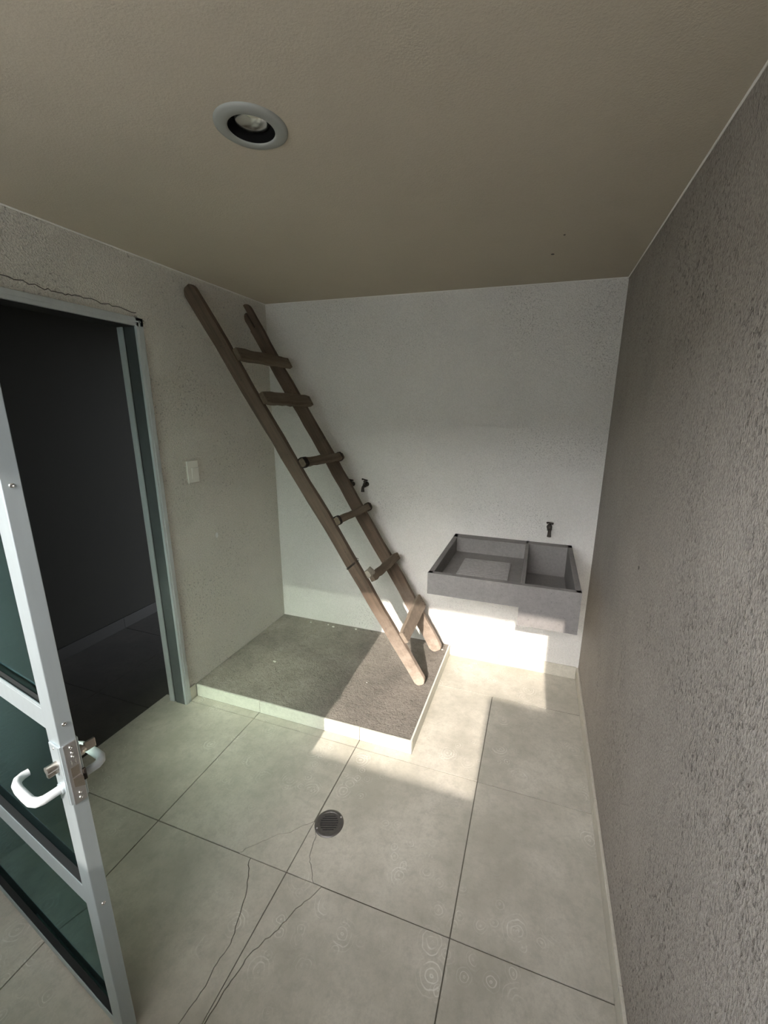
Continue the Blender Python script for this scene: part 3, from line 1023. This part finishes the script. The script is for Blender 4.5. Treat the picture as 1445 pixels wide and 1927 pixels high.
# screws in the free edge
def edge_screw(z, n=0.015, r=0.0042, par=None):
    mb = MB().lathe([(0.0, -0.0002), (r * .5, -0.0006), (r * .55, -0.0022), (r, -0.0016), (r * 1.1, 0.0)], (0, n, z), 'X', 12, cap=False)
    return leaf(mb, 'screw', 'chrome', par)


for z in (1.488, 0.977, 0.468):
    edge_screw(z)
# lock case on the edge
fp = leaf(MB().box((-0.0035, 0.0035, 0.776), (0.0, 0.0275, 0.930), 0.001), 'lock_faceplate', 'steel', label='steel lock faceplate on the door edge')
for z, r in ((0.919, .0038), (0.906, .0026), (0.896, .0032), (0.801, .0030), (0.788, .0040)):
    mb = MB().lathe([(0.0, -0.0046), (r * .5, -0.0050), (r * .6, -0.0066), (r, -0.0058), (r * 1.1, -0.0030)], (0, 0.0160, z), 'X', 12, cap=False)
    leaf(mb, 'screw', 'chrome', fp)
leaf(MB().box((-0.0038, 0.0085, 0.846), (-0.0030, 0.0235, 0.870)), 'bolt_slot', 'brushed_nickel', fp)
leaf(MB().add([(-0.003, 0.009, 0.820), (-0.003, 0.0235, 0.820), (-0.003, 0.0235, 0.843), (-0.003, 0.009, 0.843), (-0.004, 0.009, 0.820), (-0.016, 0.0235, 0.820), (-0.016, 0.0235, 0.843), (-0.004, 0.009, 0.843)],
              [(3, 2, 1, 0), (4, 5, 6, 7), (0, 1, 5, 4), (1, 2, 6, 5), (2, 3, 7, 6), (3, 0, 4, 7)]), 'latch_bolt', 'brushed_nickel', fp, 'shiny wedge latch bolt')
mb = MB()
for (ya, za, yb, zb) in ((0.012, 0.876, 0.012, 0.887), (0.012, 0.887, 0.020, 0.876), (0.020, 0.876, 0.020, 0.887)):   # stamped N-like mark of the lock case
    mb.tube([(-0.0036, ya, za), (-0.0036, yb, zb)], 0.0006, 5)
leaf(mb, 'stamped_mark', 'chrome', fp)
leaf(MB().box((-0.0045, 0.0280, 0.822), (0.002, 0.0345, 0.850), 0.001), 'strike_lip', 'dark_iron', fp)
# outer escutcheon, cylinder and lever
es = leaf(MB().box((0.0025, -0.004, 0.779), (0.041, 0.0, 0.930), 0.0015).box((-0.0005, -0.0025, 0.779), (0.003, 0.004, 0.930), 0.001), 'escutcheon', 'aluminium', label='lock escutcheon on the outer face')
leaf(MB().lathe([(0.0, -0.0052), (0.0025, -0.0048), (0.003, -0.004)], (0.022, 0, 0.921), 'Y', 12, cap=False), 'screw', 'chrome', es)
mb = MB()
mb.tube([(0.021, -0.003, 0.880), (0.021, -0.024, 0.880)], 0.0088, 18, upref=(0, 0, 1), smooth=True)
mb.box((0.016, -0.024, 0.862), (0.026, -0.003, 0.880), 0.002)
leaf(mb, 'lock_cylinder', 'brushed_nickel', None, 'brushed nickel key cylinder')


def lever(sign, n0):
    P = [(0.022, n0, 0.818), (0.022, n0 + sign * 0.018, 0.818), (0.0225, n0 + sign * 0.034, 0.818), (0.028, n0 + sign * 0.044, 0.8185), (0.040, n0 + sign * 0.049, 0.819),
         (0.062, n0 + sign * 0.049, 0.819), (0.095, n0 + sign * 0.048, 0.819), (0.116, n0 + sign * 0.045, 0.819), (0.129, n0 + sign * 0.038, 0.819), (0.134, n0 + sign * 0.027, 0.819), (0.134, n0 + sign * 0.016, 0.819)]
    r = [0.0095, 0.0095, 0.0098, 0.0105, 0.0108, 0.0108, 0.0105, 0.0102, 0.0098, 0.0090, 0.0080]
    return MB().tube(P, r, 16, flat=(1.05, 0.85), upref=(0, 0, 1))


lv = leaf(lever(-1, -0.003), 'lever_handle', 'white_lacquer', None, 'white curved lever handle')
leaf(MB().lathe([(0.0125, -0.004), (0.0125, -0.008), (0.0100, -0.0085)], (0.022, 0, 0.818), 'Y', 20), 'rose', 'aluminium', lv)
# inner side: escutcheon, thumb turn and lever
leaf(MB().box((0.0025, TH, 0.779), (0.041, TH + 0.004, 0.930), 0.0015), 'escutcheon', 'aluminium')
mb = MB().lathe([(0.0125, TH + 0.003), (0.0120, TH + 0.014), (0.0085, TH + 0.0145), (0.0070, TH + 0.020)], (0.021, 0, 0.880), 'Y', 20)
mb.box((0.0175, TH + 0.018, 0.870), (0.0245, TH + 0.040, 0.892), 0.0015)
leaf(mb, 'thumb_turn', 'brushed_nickel', None, 'nickel thumb turn on the inner side')
leaf(lever(1, TH + 0.003), 'lever_handle', 'white_lacquer')
# hinges on the wall side
for z in (0.25, 1.75):
    leaf(MB().lathe([(0.007, -0.04), (0.007, 0.04)], (LW + 0.006, 0.004, z), 'Z', 12), 'hinge', 'aluminium')
